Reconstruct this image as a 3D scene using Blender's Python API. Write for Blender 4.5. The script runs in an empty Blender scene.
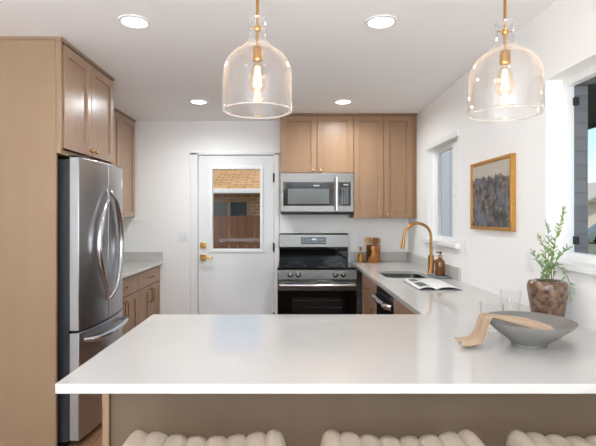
import bpy, bmesh, math, random
from mathutils import Vector, Matrix
random.seed(7)
S = bpy.context.scene
COL = S.collection
PI = math.pi

# ------------------------------------------------------------------ camera
H = 1.41
cd = bpy.data.cameras.new('camera'); cam = bpy.data.objects.new('camera', cd); COL.objects.link(cam)
cam.location = (0, 0, H); cam.rotation_euler = (PI/2, 0, 0)
cd.sensor_fit = 'HORIZONTAL'; cd.sensor_width = 36.0; cd.lens = 450.0/596.0*36.0
cd.shift_x = 8.0/596.0; cd.shift_y = -6.5/596.0
cd.clip_start = 0.05; cd.clip_end = 300
S.camera = cam

# ------------------------------------------------------------------ world, sun, large lights, exposure
w = bpy.data.worlds.new('sky'); S.world = w; w.use_nodes = True
nt = w.node_tree; nt.nodes.clear()
wo = nt.nodes.new('ShaderNodeOutputWorld'); bg = nt.nodes.new('ShaderNodeBackground')
sk = nt.nodes.new('ShaderNodeTexSky')
try:
    sk.sky_type = 'NISHITA'; sk.sun_disc = False
    sk.sun_elevation = math.radians(42); sk.sun_rotation = math.radians(220)
    sk.air_density = 1.0; sk.dust_density = 0.6; sk.ozone_density = 2.0
except Exception:
    pass
bg.inputs['Strength'].default_value = 0.2
nt.links.new(sk.outputs[0], bg.inputs[0]); nt.links.new(bg.outputs[0], wo.inputs[0])

def lamp(name, kind, loc, energy, color=(1, 1, 1), rot=(0, 0, 0), **kw):
    l = bpy.data.lights.new(name, kind); l.energy = energy; l.color = color
    for k, v in kw.items(): setattr(l, k, v)
    o = bpy.data.objects.new(name, l); COL.objects.link(o); o.location = loc; o.rotation_euler = rot
    return o
sun = lamp('sun', 'SUN', (-6, -5, 8), 3.2, (1.0, 0.93, 0.82), angle=math.radians(0.8))
sun.rotation_euler = Vector((0.62, 0.55, -0.66)).to_track_quat('-Z', 'Y').to_euler()
# added fill for the ceiling: unseen upward lamp inside the room, behind the camera
lamp('rear_ceiling_fill', 'AREA', (-0.35, -2.6, 0.75), 350, (0.87, 1.0, 1.17), (PI/2+math.radians(90), 0, 0), shape='RECTANGLE', size=3.4, size_y=1.9)
# daylight through the wide side window
lamp('side_daylight', 'AREA', (1.62, 1.55, 1.68), 1.8, (0.95, 0.98, 1.0), (0, PI/2, 0), shape='RECTANGLE', size=0.85, size_y=1.3)
DOWNLIGHT_W = {4.167: 13.0, 2.458: 2.6, 0.5: 0.8}
S.view_settings.view_transform = 'Standard'; S.view_settings.look = 'None'
S.view_settings.gamma = 1.0; S.view_settings.use_curve_mapping = False
S.view_settings.exposure = -0.12
S.cycles.max_bounces = 12; S.cycles.diffuse_bounces = 6; S.cycles.transparent_max_bounces = 24
S.cycles.glossy_bounces = 6; S.cycles.sample_clamp_indirect = 6.0

# ------------------------------------------------------------------ materials
def lin(c):
    return tuple(((v/255.0)/12.92 if v/255.0 <= 0.04045 else ((v/255.0+0.055)/1.055)**2.4) for v in c)
MATS = {}
def pbr(name, rgb, rough=0.5, metal=0.0, noise=None, bump=None, coat=0.0, spec=0.5, rgb2=None):
    """rgb in sRGB bytes; noise = (scale xyz, amount) mixes towards rgb2; bump = (scale xyz, strength)"""
    if name in MATS: return MATS[name]
    m = bpy.data.materials.new(name); m.use_nodes = True
    t = m.node_tree; b = t.nodes['Principled BSDF']
    b.inputs['Base Color'].default_value = (*lin(rgb), 1)
    b.inputs['Roughness'].default_value = rough; b.inputs['Metallic'].default_value = metal
    b.inputs['Coat Weight'].default_value = coat; b.inputs['Specular IOR Level'].default_value = spec
    tc = t.nodes.new('ShaderNodeTexCoord')
    if noise:
        mp = t.nodes.new('ShaderNodeMapping'); mp.inputs['Scale'].default_value = noise[0]
        n = t.nodes.new('ShaderNodeTexNoise'); n.inputs['Scale'].default_value = 1.0; n.inputs['Detail'].default_value = 5
        r = t.nodes.new('ShaderNodeValToRGB')
        r.color_ramp.elements[0].position = 0.5-noise[1]; r.color_ramp.elements[1].position = 0.5+noise[1]
        r.color_ramp.elements[0].color = (*lin(rgb), 1); r.color_ramp.elements[1].color = (*lin(rgb2), 1)
        t.links.new(tc.outputs['Object'], mp.inputs[0]); t.links.new(mp.outputs[0], n.inputs['Vector'])
        t.links.new(n.outputs['Fac'], r.inputs[0]); t.links.new(r.outputs[0], b.inputs['Base Color'])
    if bump:
        mp = t.nodes.new('ShaderNodeMapping'); mp.inputs['Scale'].default_value = bump[0]
        n = t.nodes.new('ShaderNodeTexNoise'); n.inputs['Scale'].default_value = 1.0; n.inputs['Detail'].default_value = 3
        bu = t.nodes.new('ShaderNodeBump'); bu.inputs['Strength'].default_value = bump[1]; bu.inputs['Distance'].default_value = 0.002
        t.links.new(tc.outputs['Object'], mp.inputs[0]); t.links.new(mp.outputs[0], n.inputs['Vector'])
        t.links.new(n.outputs['Fac'], bu.inputs['Height']); t.links.new(bu.outputs[0], b.inputs['Normal'])
    MATS[name] = m
    return m
def emit(name, rgb, strength):
    m = pbr(name, rgb, 0.5)
    b = m.node_tree.nodes['Principled BSDF']
    b.inputs['Emission Color'].default_value = (*lin(rgb), 1); b.inputs['Emission Strength'].default_value = strength
    return m
def clear(name, tint=(1, 1, 1), ior=1.45, gain=1.0, white=0.0, power=5.0, painted_haze=0.0):
    """thin clear glass: a Fresnel blend of see-through and mirror"""
    m = bpy.data.materials.new(name); m.use_nodes = True; t = m.node_tree; t.nodes.clear()
    o = t.nodes.new('ShaderNodeOutputMaterial'); mx = t.nodes.new('ShaderNodeMixShader')
    tr = t.nodes.new('ShaderNodeBsdfTransparent'); gl = t.nodes.new('ShaderNodeBsdfGlossy')
    fr = t.nodes.new('ShaderNodeLayerWeight'); fr.inputs['Blend'].default_value = 0.5
    pw = t.nodes.new('ShaderNodeMath'); pw.operation = 'POWER'; pw.inputs[1].default_value = power
    ml = t.nodes.new('ShaderNodeMath'); ml.operation = 'MULTIPLY_ADD'; ml.use_clamp = True
    f0 = ((ior-1)/(ior+1))**2
    ml.inputs[1].default_value = (1-f0)*gain*1.0; ml.inputs[2].default_value = f0*gain+white
    tr.inputs[0].default_value = (*tint, 1); gl.inputs['Roughness'].default_value = 0.02
    t.links.new(fr.outputs['Facing'], pw.inputs[0]); t.links.new(pw.outputs[0], ml.inputs[0]); t.links.new(ml.outputs[0], mx.inputs[0])
    t.links.new(tr.outputs[0], mx.inputs[1]); t.links.new(gl.outputs[0], mx.inputs[2]); t.links.new(mx.outputs[0], o.inputs[0])
    if painted_haze:  # diffuse white painted in for bulb glow and bright glass edges
        df = t.nodes.new('ShaderNodeBsdfTranslucent'); d2 = t.nodes.new('ShaderNodeBsdfDiffuse'); m1 = t.nodes.new('ShaderNodeMixShader'); m2 = t.nodes.new('ShaderNodeMixShader')
        p3 = t.nodes.new('ShaderNodeMath'); p3.operation = 'POWER'; p3.inputs[1].default_value = 4.0; p4 = t.nodes.new('ShaderNodeMath'); p4.operation = 'MULTIPLY_ADD'; p4.use_clamp = True; p4.inputs[1].default_value = 0.45; p4.inputs[2].default_value = painted_haze
        t.links.new(fr.outputs['Facing'], p3.inputs[0]); t.links.new(p3.outputs[0], p4.inputs[0]); t.links.new(p4.outputs[0], m2.inputs[0]); t.links.new(df.outputs[0], m1.inputs[1]); t.links.new(d2.outputs[0], m1.inputs[2])
        t.links.new(mx.outputs[0], m2.inputs[1]); t.links.new(m1.outputs[0], m2.inputs[2]); t.links.new(m2.outputs[0], o.inputs[0])
    MATS[name] = m
    return m
def bricky(name, c1, c2, mortar, bw, bh, ms, rough, axes='XZ', offset=0.5, bump=0.4, grain=None):
    m = bpy.data.materials.new(name); m.use_nodes = True; t = m.node_tree; b = t.nodes['Principled BSDF']
    tc = t.nodes.new('ShaderNodeTexCoord'); sp = t.nodes.new('ShaderNodeSeparateXYZ'); cb = t.nodes.new('ShaderNodeCombineXYZ')
    t.links.new(tc.outputs['Object'], sp.inputs[0])
    t.links.new(sp.outputs[axes[0]], cb.inputs[0]); t.links.new(sp.outputs[axes[1]], cb.inputs[1])
    br = t.nodes.new('ShaderNodeTexBrick'); br.inputs['Scale'].default_value = 1.0
    br.inputs['Color1'].default_value = (*lin(c1), 1); br.inputs['Color2'].default_value = (*lin(c2), 1); br.inputs['Mortar'].default_value = (*lin(mortar), 1)
    br.inputs['Brick Width'].default_value = bw; br.inputs['Row Height'].default_value = bh; br.inputs['Mortar Size'].default_value = ms
    br.offset = offset
    t.links.new(cb.outputs[0], br.inputs['Vector'])
    src = br.outputs['Color']
    if grain:
        mp = t.nodes.new('ShaderNodeMapping'); mp.inputs['Scale'].default_value = grain[0]
        n = t.nodes.new('ShaderNodeTexNoise'); n.inputs['Scale'].default_value = 1; n.inputs['Detail'].default_value = 4
        mx = t.nodes.new('ShaderNodeMixRGB'); mx.blend_type = 'MULTIPLY'; mx.inputs[0].default_value = grain[1]
        t.links.new(tc.outputs['Object'], mp.inputs[0]); t.links.new(mp.outputs[0], n.inputs['Vector'])
        t.links.new(src, mx.inputs[1]); t.links.new(n.outputs['Fac'], mx.inputs[2]); src = mx.outputs[0]
    t.links.new(src, b.inputs['Base Color'])
    bu = t.nodes.new('ShaderNodeBump'); bu.inputs['Strength'].default_value = bump; bu.inputs['Distance'].default_value = 0.01; bu.invert = True
    t.links.new(br.outputs['Fac'], bu.inputs['Height']); t.links.new(bu.outputs[0], b.inputs['Normal'])
    b.inputs['Roughness'].default_value = rough
    MATS[name] = m
    return m

WALL = pbr('wall paint', (246, 245, 242), 0.55, bump=((180,)*3, 0.05))
CEIL = pbr('ceiling paint', (246, 245, 243), 0.8, bump=((120,)*3, 0.08))
TRIM = pbr('white trim', (240, 240, 238), 0.35)
DOORW = pbr('door white', (232, 233, 233), 0.35)
WOOD = pbr('stained maple', (158, 125, 96), 0.38, noise=((26, 26, 1.6), 0.35), rgb2=(143, 111, 83), spec=0.4)
WOODP = pbr('maple panel', (164, 137, 109), 0.42, noise=((9, 9, 3.0), 0.4), rgb2=(153, 126, 98), spec=0.4)
WOODL = pbr('maple door', (182, 152, 128), 0.3, noise=((20, 20, 2), 0.35), rgb2=(168, 138, 114), spec=0.5)
WOODB = pbr('maple base', (168, 136, 112), 0.4, noise=((20, 20, 2), 0.35), rgb2=(152, 120, 96), spec=0.4)
WOODSH = pbr('shaded maple panel', (122, 105, 85), 0.45, noise=((8, 8, 3), 0.4), rgb2=(113, 96, 77), spec=0.4)  # shade under the counter overhang is put into this darker maple
QUARTZ = pbr('white quartz', (202, 199, 194), 0.07, noise=((3, 3, 3), 0.3), rgb2=(197, 194, 188), spec=0.5)
STEEL = pbr('brushed steel', (122, 120, 117), 0.26, 1.0, bump=((3, 3, 260), 0.05))
STEELF = pbr('fridge steel', (180, 181, 184), 0.3, 1.0, bump=((3, 260, 260), 0.03))
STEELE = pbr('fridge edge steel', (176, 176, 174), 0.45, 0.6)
CHROME = pbr('chrome', (215, 215, 217), 0.12, 1.0)
FGREY = pbr('fridge side', (52, 54, 56), 0.5)
BLACK = pbr('black plastic', (13, 13, 14), 0.5)
BGLASS = pbr('black glass', (8, 8, 9), 0.08, spec=0.35)
WGLASS = pbr('oven window', (30, 31, 32), 0.1, spec=0.35)
MGLASS = pbr('microwave window', (92, 94, 95), 0.1, coat=0.3)
MARK = pbr('pale printing', (190, 192, 192), 0.5)
BRASS = pbr('brushed brass', (182, 136, 78), 0.28, 1.0)
GOLD = pbr('polished brass', (214, 170, 92), 0.2, 1.0)
KNOBM = pbr('satin copper knob', (206, 160, 112), 0.25, 1.0)
BRONZE = pbr('bronze pull', (150, 112, 84), 0.35, 1.0)
COPPER = pbr('copper', (192, 132, 84), 0.22, 1.0, bump=((4, 4, 60), 0.1))
GLASS = clear('window glass', (0.98, 0.99, 0.99), 1.45, 0.14)
PGLASS = clear('pendant glass', (0.99, 0.99, 0.99), 1.5, 1.15, 0.0, 4.0, 0.014)
TGLASS = clear('tumbler glass', (0.985, 0.99, 0.99), 1.35, 0.9)
BULBG = clear('amber bulb glass', (1.0, 0.90, 0.78), 1.3, 0.8)
RIMG = clear('pendant rim glass', (0.99, 0.99, 0.99), 1.5, 1.5, 0.05, 3.0, 0.35)  # extra white in the glass stands for the bright rim highlight
FILA = emit('filament', (255, 196, 120), 40.0)
LENS = emit('downlight lens', (255, 250, 240), 9.0)

# ------------------------------------------------------------------ geometry helpers
class MB:
    """collects shapes in world coordinates, builds ONE mesh object"""
    def __init__(s): s.bm = bmesh.new()
    def box(s, x0, x1, y0, y1, z0, z1):
        v = [s.bm.verts.new((x, y, z)) for x in (x0, x1) for y in (y0, y1) for z in (z0, z1)]
        for f in ((0,1,3,2),(4,6,7,5),(0,4,5,1),(2,3,7,6),(0,2,6,4),(1,5,7,3)): s.bm.faces.new([v[i] for i in f])
        return s
    def tube(s, pts, r, n=12, cap=True):
        pts = [Vector(p) for p in pts]; k = len(pts)
        rs = r if isinstance(r, (list, tuple)) else [r]*k
        rings = []; up = None
        for i, p in enumerate(pts):
            t = (pts[min(i+1, k-1)] - pts[max(i-1, 0)]).normalized()
            if up is None:
                up = Vector((0, 0, 1)) if abs(t.z) < 0.9 else Vector((1, 0, 0))
            a = (up - t*up.dot(t)).normalized(); up = a; b = t.cross(a)
            rings.append([s.bm.verts.new(p + (a*math.cos(2*PI*j/n) + b*math.sin(2*PI*j/n))*rs[i]) for j in range(n)])
        for i in range(k-1):
            for j in range(n): s.bm.faces.new((rings[i][j], rings[i][(j+1) % n], rings[i+1][(j+1) % n], rings[i+1][j]))
        if cap: s.bm.faces.new(rings[0][::-1]); s.bm.faces.new(rings[-1])
        return s
    def lathe(s, prof, c, n=32, axis='Z', closed=False):
        """prof = [(r, h)] about an axis through c"""
        rings = []
        for r, h in prof:
            ring = []
            for j in range(n if r > 1e-6 else 1):
                a = 2*PI*j/n; u, v = r*math.cos(a), r*math.sin(a)
                p = {'Z': (u, v, h), 'Y': (u, h, v), 'X': (h, u, v)}[axis]
                ring.append(s.bm.verts.new((c[0]+p[0], c[1]+p[1], c[2]+p[2])))
            rings.append(ring)
        pairs = list(zip(rings[:-1], rings[1:]))
        if closed: pairs.append((rings[-1], rings[0]))
        for A, B in pairs:
            if len(A) == 1 and len(B) == 1: continue
            for j in range(n):
                k = (j+1) % n
                if len(A) == 1: s.bm.faces.new((A[0], B[k], B[j]))
                elif len(B) == 1: s.bm.faces.new((A[j], A[k], B[0]))
                else: s.bm.faces.new((A[j], A[k], B[k], B[j]))
        return s
    def prism(s, poly, h0, h1, axis='Z'):
        """poly extruded: axis Z: (x,y); X: (y,z); Y: (x,z)"""
        f = {'Z': lambda p, h: (p[0], p[1], h), 'X': lambda p, h: (h, p[0], p[1]), 'Y': lambda p, h: (p[0], h, p[1])}[axis]
        A = [s.bm.verts.new(f(p, h0)) for p in poly]; B = [s.bm.verts.new(f(p, h1)) for p in poly]
        n = len(poly)
        for i in range(n): s.bm.faces.new((A[i], A[(i+1) % n], B[(i+1) % n], B[i]))
        s.bm.faces.new(A[::-1]); s.bm.faces.new(B)
        return s
    def grid(s, P, nu, nv, thick=None):
        """P(u, v) -> point; optional solid thickness along the normal is left to the modifier"""
        V = [[s.bm.verts.new(P(i/(nu-1), j/(nv-1))) for j in range(nv)] for i in range(nu)]
        for i in range(nu-1):
            for j in range(nv-1): s.bm.faces.new((V[i][j], V[i+1][j], V[i+1][j+1], V[i][j+1]))
        return s
    def slab(s, outer, holes, z0, z1):
        """flat plate with holes"""
        bm2 = s.bm; es = []
        for loop in [outer]+holes:
            vs = [bm2.verts.new((p[0], p[1], z1)) for p in loop]
            es += [bm2.edges.new((vs[i], vs[(i+1) % len(vs)])) for i in range(len(vs))]
        r = bmesh.ops.triangle_fill(bm2, use_beauty=True, use_dissolve=False, edges=es)
        fs = [g for g in r['geom'] if isinstance(g, bmesh.types.BMFace)]
        e = bmesh.ops.extrude_face_region(bm2, geom=fs)
        bmesh.ops.translate(bm2, vec=(0, 0, z0-z1), verts=[g for g in e['geom'] if isinstance(g, bmesh.types.BMVert)])
        return s
    def build(s, name, mat, parent=None, bevel=0.0, smooth=False, solid=0.0, subd=0):
        bmesh.ops.recalc_face_normals(s.bm, faces=s.bm.faces)
        org = Vector((0, 0, 0)); q = parent
        while q is not None: org += q.location; q = q.parent
        if parent is None and s.bm.verts:
            xs = [v.co for v in s.bm.verts]
            org = Vector(((min(v.x for v in xs)+max(v.x for v in xs))/2, (min(v.y for v in xs)+max(v.y for v in xs))/2, min(v.z for v in xs)))
        bmesh.ops.translate(s.bm, vec=-org, verts=s.bm.verts)
        me = bpy.data.meshes.new(name); s.bm.to_mesh(me); s.bm.free()
        me.materials.append(mat)
        o = bpy.data.objects.new(name, me); COL.objects.link(o)
        if parent is None: o.location = org
        else: o.parent = parent
        if solid:
            md = o.modifiers.new('solid', 'SOLIDIFY'); md.thickness = solid; md.offset = 0
        if subd:
            md = o.modifiers.new('sub', 'SUBSURF'); md.levels = subd; md.render_levels = subd
        if bevel:
            md = o.modifiers.new('bevel', 'BEVEL'); md.width = bevel; md.segments = 2; md.limit_method = 'ANGLE'; md.angle_limit = math.radians(50)
        if smooth or bevel:
            for p in me.polygons: p.use_smooth = True
            if smooth is not True:
                try: me.set_sharp_from_angle(angle=math.radians(35))
                except Exception: pass
            elif smooth is True:
                try: me.set_sharp_from_angle(angle=math.radians(50))
                except Exception: pass
        return o
def tag(o, label, cat, group=None):
    o['label'] = label; o['category'] = cat
    if group: o['group'] = group
    return o
def thing(name, label, cat, loc=(0, 0, 0), group=None):
    o = bpy.data.objects.new(name, None); COL.objects.link(o); o.location = loc; o.empty_display_size = 0.05
    return tag(o, label, cat, group)
def struct(o, label=None, cat=None):
    o['kind'] = 'structure'
    if label: o['label'] = label
    if cat: o['category'] = cat
    return o
def copy_tree(o, parent=None):
    c = o.copy(); COL.objects.link(c)
    if parent is not None: c.parent = parent
    for ch in list(o.children): copy_tree(ch, c)
    return c
def spline(pts, n=8):
    P = [Vector(p) for p in pts]; P = [P[0]*2-P[1]] + P + [P[-1]*2-P[-2]]; out = []
    for i in range(1, len(P)-2):
        a, b, c, d = P[i-1], P[i], P[i+1], P[i+2]
        for k in range(n):
            t = k/n
            out.append(0.5*((2*b)+(c-a)*t+(2*a-5*b+4*c-d)*t*t+(3*b-a-3*c+d)*t*t*t))
    out.append(P[-2]); return out

# mapped boxes for fronts: P turns (u along the front, v up, w outwards) into x, y, z
def mapper(face, plane):
    if face == '-Y': return lambda u, v, w_: (u, plane-w_, v)
    if face == '+X': return lambda u, v, w_: (plane+w_, u, v)
    if face == '-X': return lambda u, v, w_: (plane-w_, u, v)
def fbox(mb, P, u0, u1, v0, v1, w0, w1):
    a, b = P(u0, v0, w0), P(u1, v1, w1)
    mb.box(min(a[0], b[0]), max(a[0], b[0]), min(a[1], b[1]), max(a[1], b[1]), min(a[2], b[2]), max(a[2], b[2]))
def shaker(P, u0, u1, v0, v1, parent, mat, rail=0.058, name='door', t=0.02):
    mb = MB()
    fbox(mb, P, u0, u0+rail, v0, v1, 0, t); fbox(mb, P, u1-rail, u1, v0, v1, 0, t)
    fbox(mb, P, u0+rail, u1-rail, v0, v0+rail, 0, t); fbox(mb, P, u0+rail, u1-rail, v1-rail, v1, 0, t)
    fbox(mb, P, u0+rail-0.002, u1-rail+0.002, v0+rail-0.002, v1-rail+0.002, 0.002, t-0.013)
    return mb.build(name, mat, parent, bevel=0.0015)
def flatfront(P, u0, u1, v0, v1, parent, mat, name='drawer', t=0.02):
    mb = MB(); fbox(mb, P, u0, u1, v0, v1, 0, t); return mb.build(name, mat, parent, bevel=0.0025)
AX = {'-Y': ('Y', -1), '+X': ('X', 1), '-X': ('X', -1)}
def knob(face, P, u, v, parent, t=0.02, mat=None):
    ax, sg = AX[face]; c = P(u, v, t)
    prof = [(0.0, -0.001), (0.007, -0.001), (0.006, 0.010), (0.0135, 0.016), (0.0150, 0.023), (0.0115, 0.029), (0, 0.030)]
    return MB().lathe([(r, h*sg) for r, h in prof], c, 16, ax).build('knob', mat or KNOBM, parent, smooth=True)
def pull(P, u0, v0, u1, v1, parent, t=0.02):
    a, b = P(u0, v0, t-0.001), P(u0, v0, t+0.028); c, d = P(u1, v1, t+0.028), P(u1, v1, t-0.001)
    e = P((u0+u1)/2, (v0+v1)/2, t+0.034)
    mb = MB().tube(spline([a, b, e, c, d], 4), 0.005, 8)
    return mb.build('pull', BRONZE, parent, smooth=True)

# ================================================================== ROOM SHELL
XL, XR, YB, YR, ZC = -2.06, 1.313, 5.0, -4.0, 2.475
FLOOR = bricky('oak floor', (168, 124, 92), (146, 105, 76), (84, 60, 44), 1.2, 0.085, 0.003, 0.35, 'YX', 0.37, 0.15, ((18, 2, 18), 0.35))
struct(MB().box(XL-0.1, XR+0.1, YR-0.1, YB+0.1, -0.05, 0).build('floor', FLOOR))
struct(MB().box(XL-0.1, XR+0.25, YR-0.1, YB+0.12, ZC, ZC+0.1).build('ceiling', CEIL))
struct(MB().box(XL-0.1, XL, YR-0.1, YB+0.1, 0, ZC).build('wall_left', WALL))
# back wall with the door opening
DX0, DX1, DZ = -1.045, -0.155, 2.115
m = MB()
m.box(XL, DX0, YB, YB+0.12, 0, ZC); m.box(DX1, XR+0.12, YB, YB+0.12, 0, ZC); m.box(DX0, DX1, YB, YB+0.12, DZ, ZC)
struct(m.build('wall_back', WALL))
# rear wall behind the camera with a wide glazed opening
m = MB(); m.box(XL, -1.95, YR-0.1, YR, 0, ZC); m.box(1.25, XR, YR-0.1, YR, 0, ZC)
m.box(-1.95, 1.25, YR-0.1, YR, 0, 0.35); m.box(-1.95, 1.25, YR-0.1, YR, 2.3, ZC)
struct(m.build('wall_rear', WALL))
# right wall with two window openings
A0, A1, AZ0, AZ1 = 3.53, 4.30, 1.19, 2.04        # small window
B0, B1, BZ0, BZ1 = 0.75, 2.31, 1.19, 2.11        # wide window
WT = 0.115
m = MB()
m.box(XR, XR+WT, YR, B0, 0, ZC); m.box(XR, XR+WT, B1, A0, 0, ZC); m.box(XR, XR+WT, A1, YB, 0, ZC)
for y0, y1, z0, z1 in ((A0, A1, AZ0, AZ1), (B0, B1, BZ0, BZ1)):
    m.box(XR, XR+WT, y0, y1, 0, z0); m.box(XR, XR+WT, y0, y1, z1, ZC)
struct(m.build('wall_right', WALL))
# outer leaf of grey brick round the windows
GBRICK = bricky('grey brick', (124, 125, 128), (112, 113, 117), (110, 110, 112), 0.2, 0.07, 0.006, 0.85, 'YZ', 0.5, 0.6)
m = MB(); X0, X1 = XR+WT+0.013, XR+WT+0.078
m.box(X0, X1, YR, B0+0.04, -0.5, 2.7); m.box(X0, X1, B1-0.035, A0, -0.5, 2.7); m.box(X0, X1, A1+0.25, YB+0.12, -0.5, 2.7)
m.box(X0, X1, B0+0.04, B1-0.035, -0.5, BZ0+0.03); m.box(X0, X1, B0+0.04, B1-0.035, BZ1-0.04, 2.7)
m.box(X0, X1, A0, A1+0.25, -0.5, AZ0); m.box(X0, X1, A0, A1+0.25, AZ1, 2.7)
struct(m.build('wall_outer', GBRICK))
# baseboards (back wall, right of the left cabinets)
struct(MB().box(-1.40, DX0-0.07, YB-0.014, YB, 0, 0.10).build('baseboard_back', TRIM, bevel=0.003))

m = MB(); m.box(X1+0.001, 2.33, -1.0, 4.6, 2.125, 2.15); m.box(2.33, 2.355, -1.0, 4.6, 2.095, 2.27); m.box(X1+0.001, 2.33, -1.0, 4.6, 2.2, 2.27)
struct(m.build('roof_eave', pbr('grey brown eave', (96, 90, 82), 0.8)))
# ---- small window
wn = struct(bpy.data.objects.new('window_1', None)); COL.objects.link(wn); wn.location = (XR, 3.9, AZ0)
fr = MB(); fx0, fx1 = XR+0.055, XR+0.095
fr.box(fx0, fx1, A0, A0+0.05, AZ0, AZ1); fr.box(fx0, fx1, A1-0.12, A1, AZ0, AZ1)
fr.box(fx0, fx1, A0+0.05, A1-0.12, AZ1-0.045, AZ1); fr.box(fx0, fx1, A0+0.05, A1-0.12, AZ0, AZ0+0.045)
fr.build('window_frame', TRIM, wn, bevel=0.003)
sa = MB(); sx0, sx1 = XR+0.03, XR+0.0549
sa.box(sx0, sx1, A0+0.07, A0+0.19, AZ0+0.012, AZ1-0.02)
so = sa.build('sash', TRIM, wn, bevel=0.003)
MB().box(XR+0.018, XR+0.03, A0+0.11, A0+0.13, 1.58, 1.66).build('latch', TRIM, so, bevel=0.003)
MB().box(XR+0.07, XR+0.076, A0+0.05, A1-0.12, AZ0+0.045, AZ1-0.045).build('pane', GLASS, wn)
MB().box(XR-0.035, XR+0.055, A0-0.045, A1+0.05, AZ0-0.028, AZ0+0.004).build('sill', TRIM, wn, bevel=0.004)
MB().box(XR-0.022, XR+0.055, A0-0.045, A1-0.02, AZ1-0.004, AZ1+0.045).build('head_trim', TRIM, wn, bevel=0.004)
# ---- wide window
wn = struct(bpy.data.objects.new('window_2', None)); COL.objects.link(wn); wn.location = (XR, 1.5, BZ0)
fr = MB(); fx0, fx1 = XR+0.085, XR+WT+0.012
fr.box(fx0, fx1, B0, B0+0.035, BZ0, BZ1); fr.box(fx0, fx1, B1-0.033, B1, BZ0, BZ1)
fr.box(fx0, fx1, B0+0.035, B1-0.033, BZ1-0.04, BZ1); fr.box(fx0, fx1, B0+0.035, B1-0.033, BZ0, BZ0+0.04)
fr.build('window_frame', TRIM, wn, bevel=0.003)
MB().box(XR+0.11, XR+0.116, B0+0.035, B1-0.033, BZ0+0.04, BZ1-0.04).build('pane', GLASS, wn)
for z in (1.99, 1.29):
    MB().box(XR+0.117, XR+0.14, B1-0.052, B1-0.0335, z-0.02, z+0.02).build('latch', BLACK, wn, bevel=0.002)
MB().box(XR-0.03, XR+0.085, B0-0.04, B1+0.04, BZ0-0.03, BZ0+0.004).build('sill', TRIM, wn, bevel=0.004)
# ---- rear glazing
wn = struct(bpy.data.objects.new('window_3', None)); COL.objects.link(wn); wn.location = (-0.35, YR, 0.35)
fr = MB()
for x in (-1.95, -0.90, 0.17, 1.20): fr.box(x, x+0.05, YR-0.08, YR-0.02, 0.35, 2.3)
fr.box(-1.95, 1.25, YR-0.08, YR-0.02, 0.35, 0.4); fr.box(-1.95, 1.25, YR-0.08, YR-0.02, 2.25, 2.3)
fr.build('window_frame', TRIM, wn)
MB().box(-1.9, 1.2, YR-0.055, YR-0.05, 0.4, 2.25).build('pane', GLASS, wn)

# ---- back door with its casing
m = MB()
m.box(DX0-0.06, DX0+0.02, YB-0.016, YB+0.1, 0, DZ+0.0); m.box(DX1-0.02, DX1+0.035, YB-0.016, YB+0.1, 0, DZ)
m.box(DX0-0.06, DX1+0.035, YB-0.016, YB+0.1, DZ-0.02, DZ+0.012)
struct(m.build('trim_1', TRIM, bevel=0.003))
dr = struct(bpy.data.objects.new('door_1', None)); COL.objects.link(dr); dr.location = (-0.6, YB, 0)
dx0, dx1, dz1 = -1.018, -0.181, 2.088
gx0, gx1, gz0, gz1 = -0.866, -0.329, 1.045, 1.94
m = MB(); y0, y1 = YB+0.006, YB+0.05
m.box(dx0, gx0, y0, y1, 0.012, dz1); m.box(gx1, dx1, y0, y1, 0.012, dz1); m.box(gx0, gx1, y0, y1, 0.012, gz0); m.box(gx0, gx1, y0, y1, gz1, dz1)
m.build('door_slab', DOORW, dr)
m = MB(); e = 0.032
for yy0, yy1 in ((YB-0.008, YB+0.006), (YB+0.05, YB+0.06)):
    m.box(gx0-e, gx0+0.004, yy0, yy1, gz0-e, gz1+e); m.box(gx1-0.004, gx1+e, yy0, yy1, gz0-e, gz1+e)
    m.box(gx0, gx1, yy0, yy1, gz0-e, gz0+0.004); m.box(gx0, gx1, yy0, yy1, gz1-0.004, gz1+e)
m.build('glazing_bead', TRIM, dr, bevel=0.003)
MB().box(gx0, gx1, YB+0.026, YB+0.032, gz0, gz1).build('pane', GLASS, dr)
bx = -0.964
m = MB().box(bx-0.033, bx+0.033, YB-0.008, YB+0.006, 1.055, 1.121); m.lathe([(0, 0), (0.022, 0), (0.02, -0.012), (0, -0.013)], (bx, YB-0.008, 1.088), 20, 'Y')
m.box(bx-0.006, bx+0.006, YB-0.034, YB-0.018, 1.072, 1.104)
m.build('deadbolt', GOLD, dr, bevel=0.002)
m = MB().box(bx-0.033, bx+0.033, YB-0.008, YB+0.006, 0.92, 0.986); m.tube([(bx, YB-0.008, 0.953), (bx, YB-0.05, 0.953)], 0.011, 14)
m.box(bx-0.012, bx+0.115, YB-0.062, YB-0.046, 0.943, 0.963)
m.build('lever_handle', GOLD, dr, bevel=0.002)
for z in (1.84, 1.07, 0.30):
    MB().tube([(dx1+0.001, YB-0.019, z-0.05), (dx1+0.001, YB-0.019, z+0.05)], 0.0095, 10).build('hinge', BLACK, dr, smooth=True)
MB().box(dx0, dx1, YB+0.002, YB+0.11, 0.0, 0.011).build('threshold', pbr('threshold', (120, 116, 110), 0.5, 0.6), dr)

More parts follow.
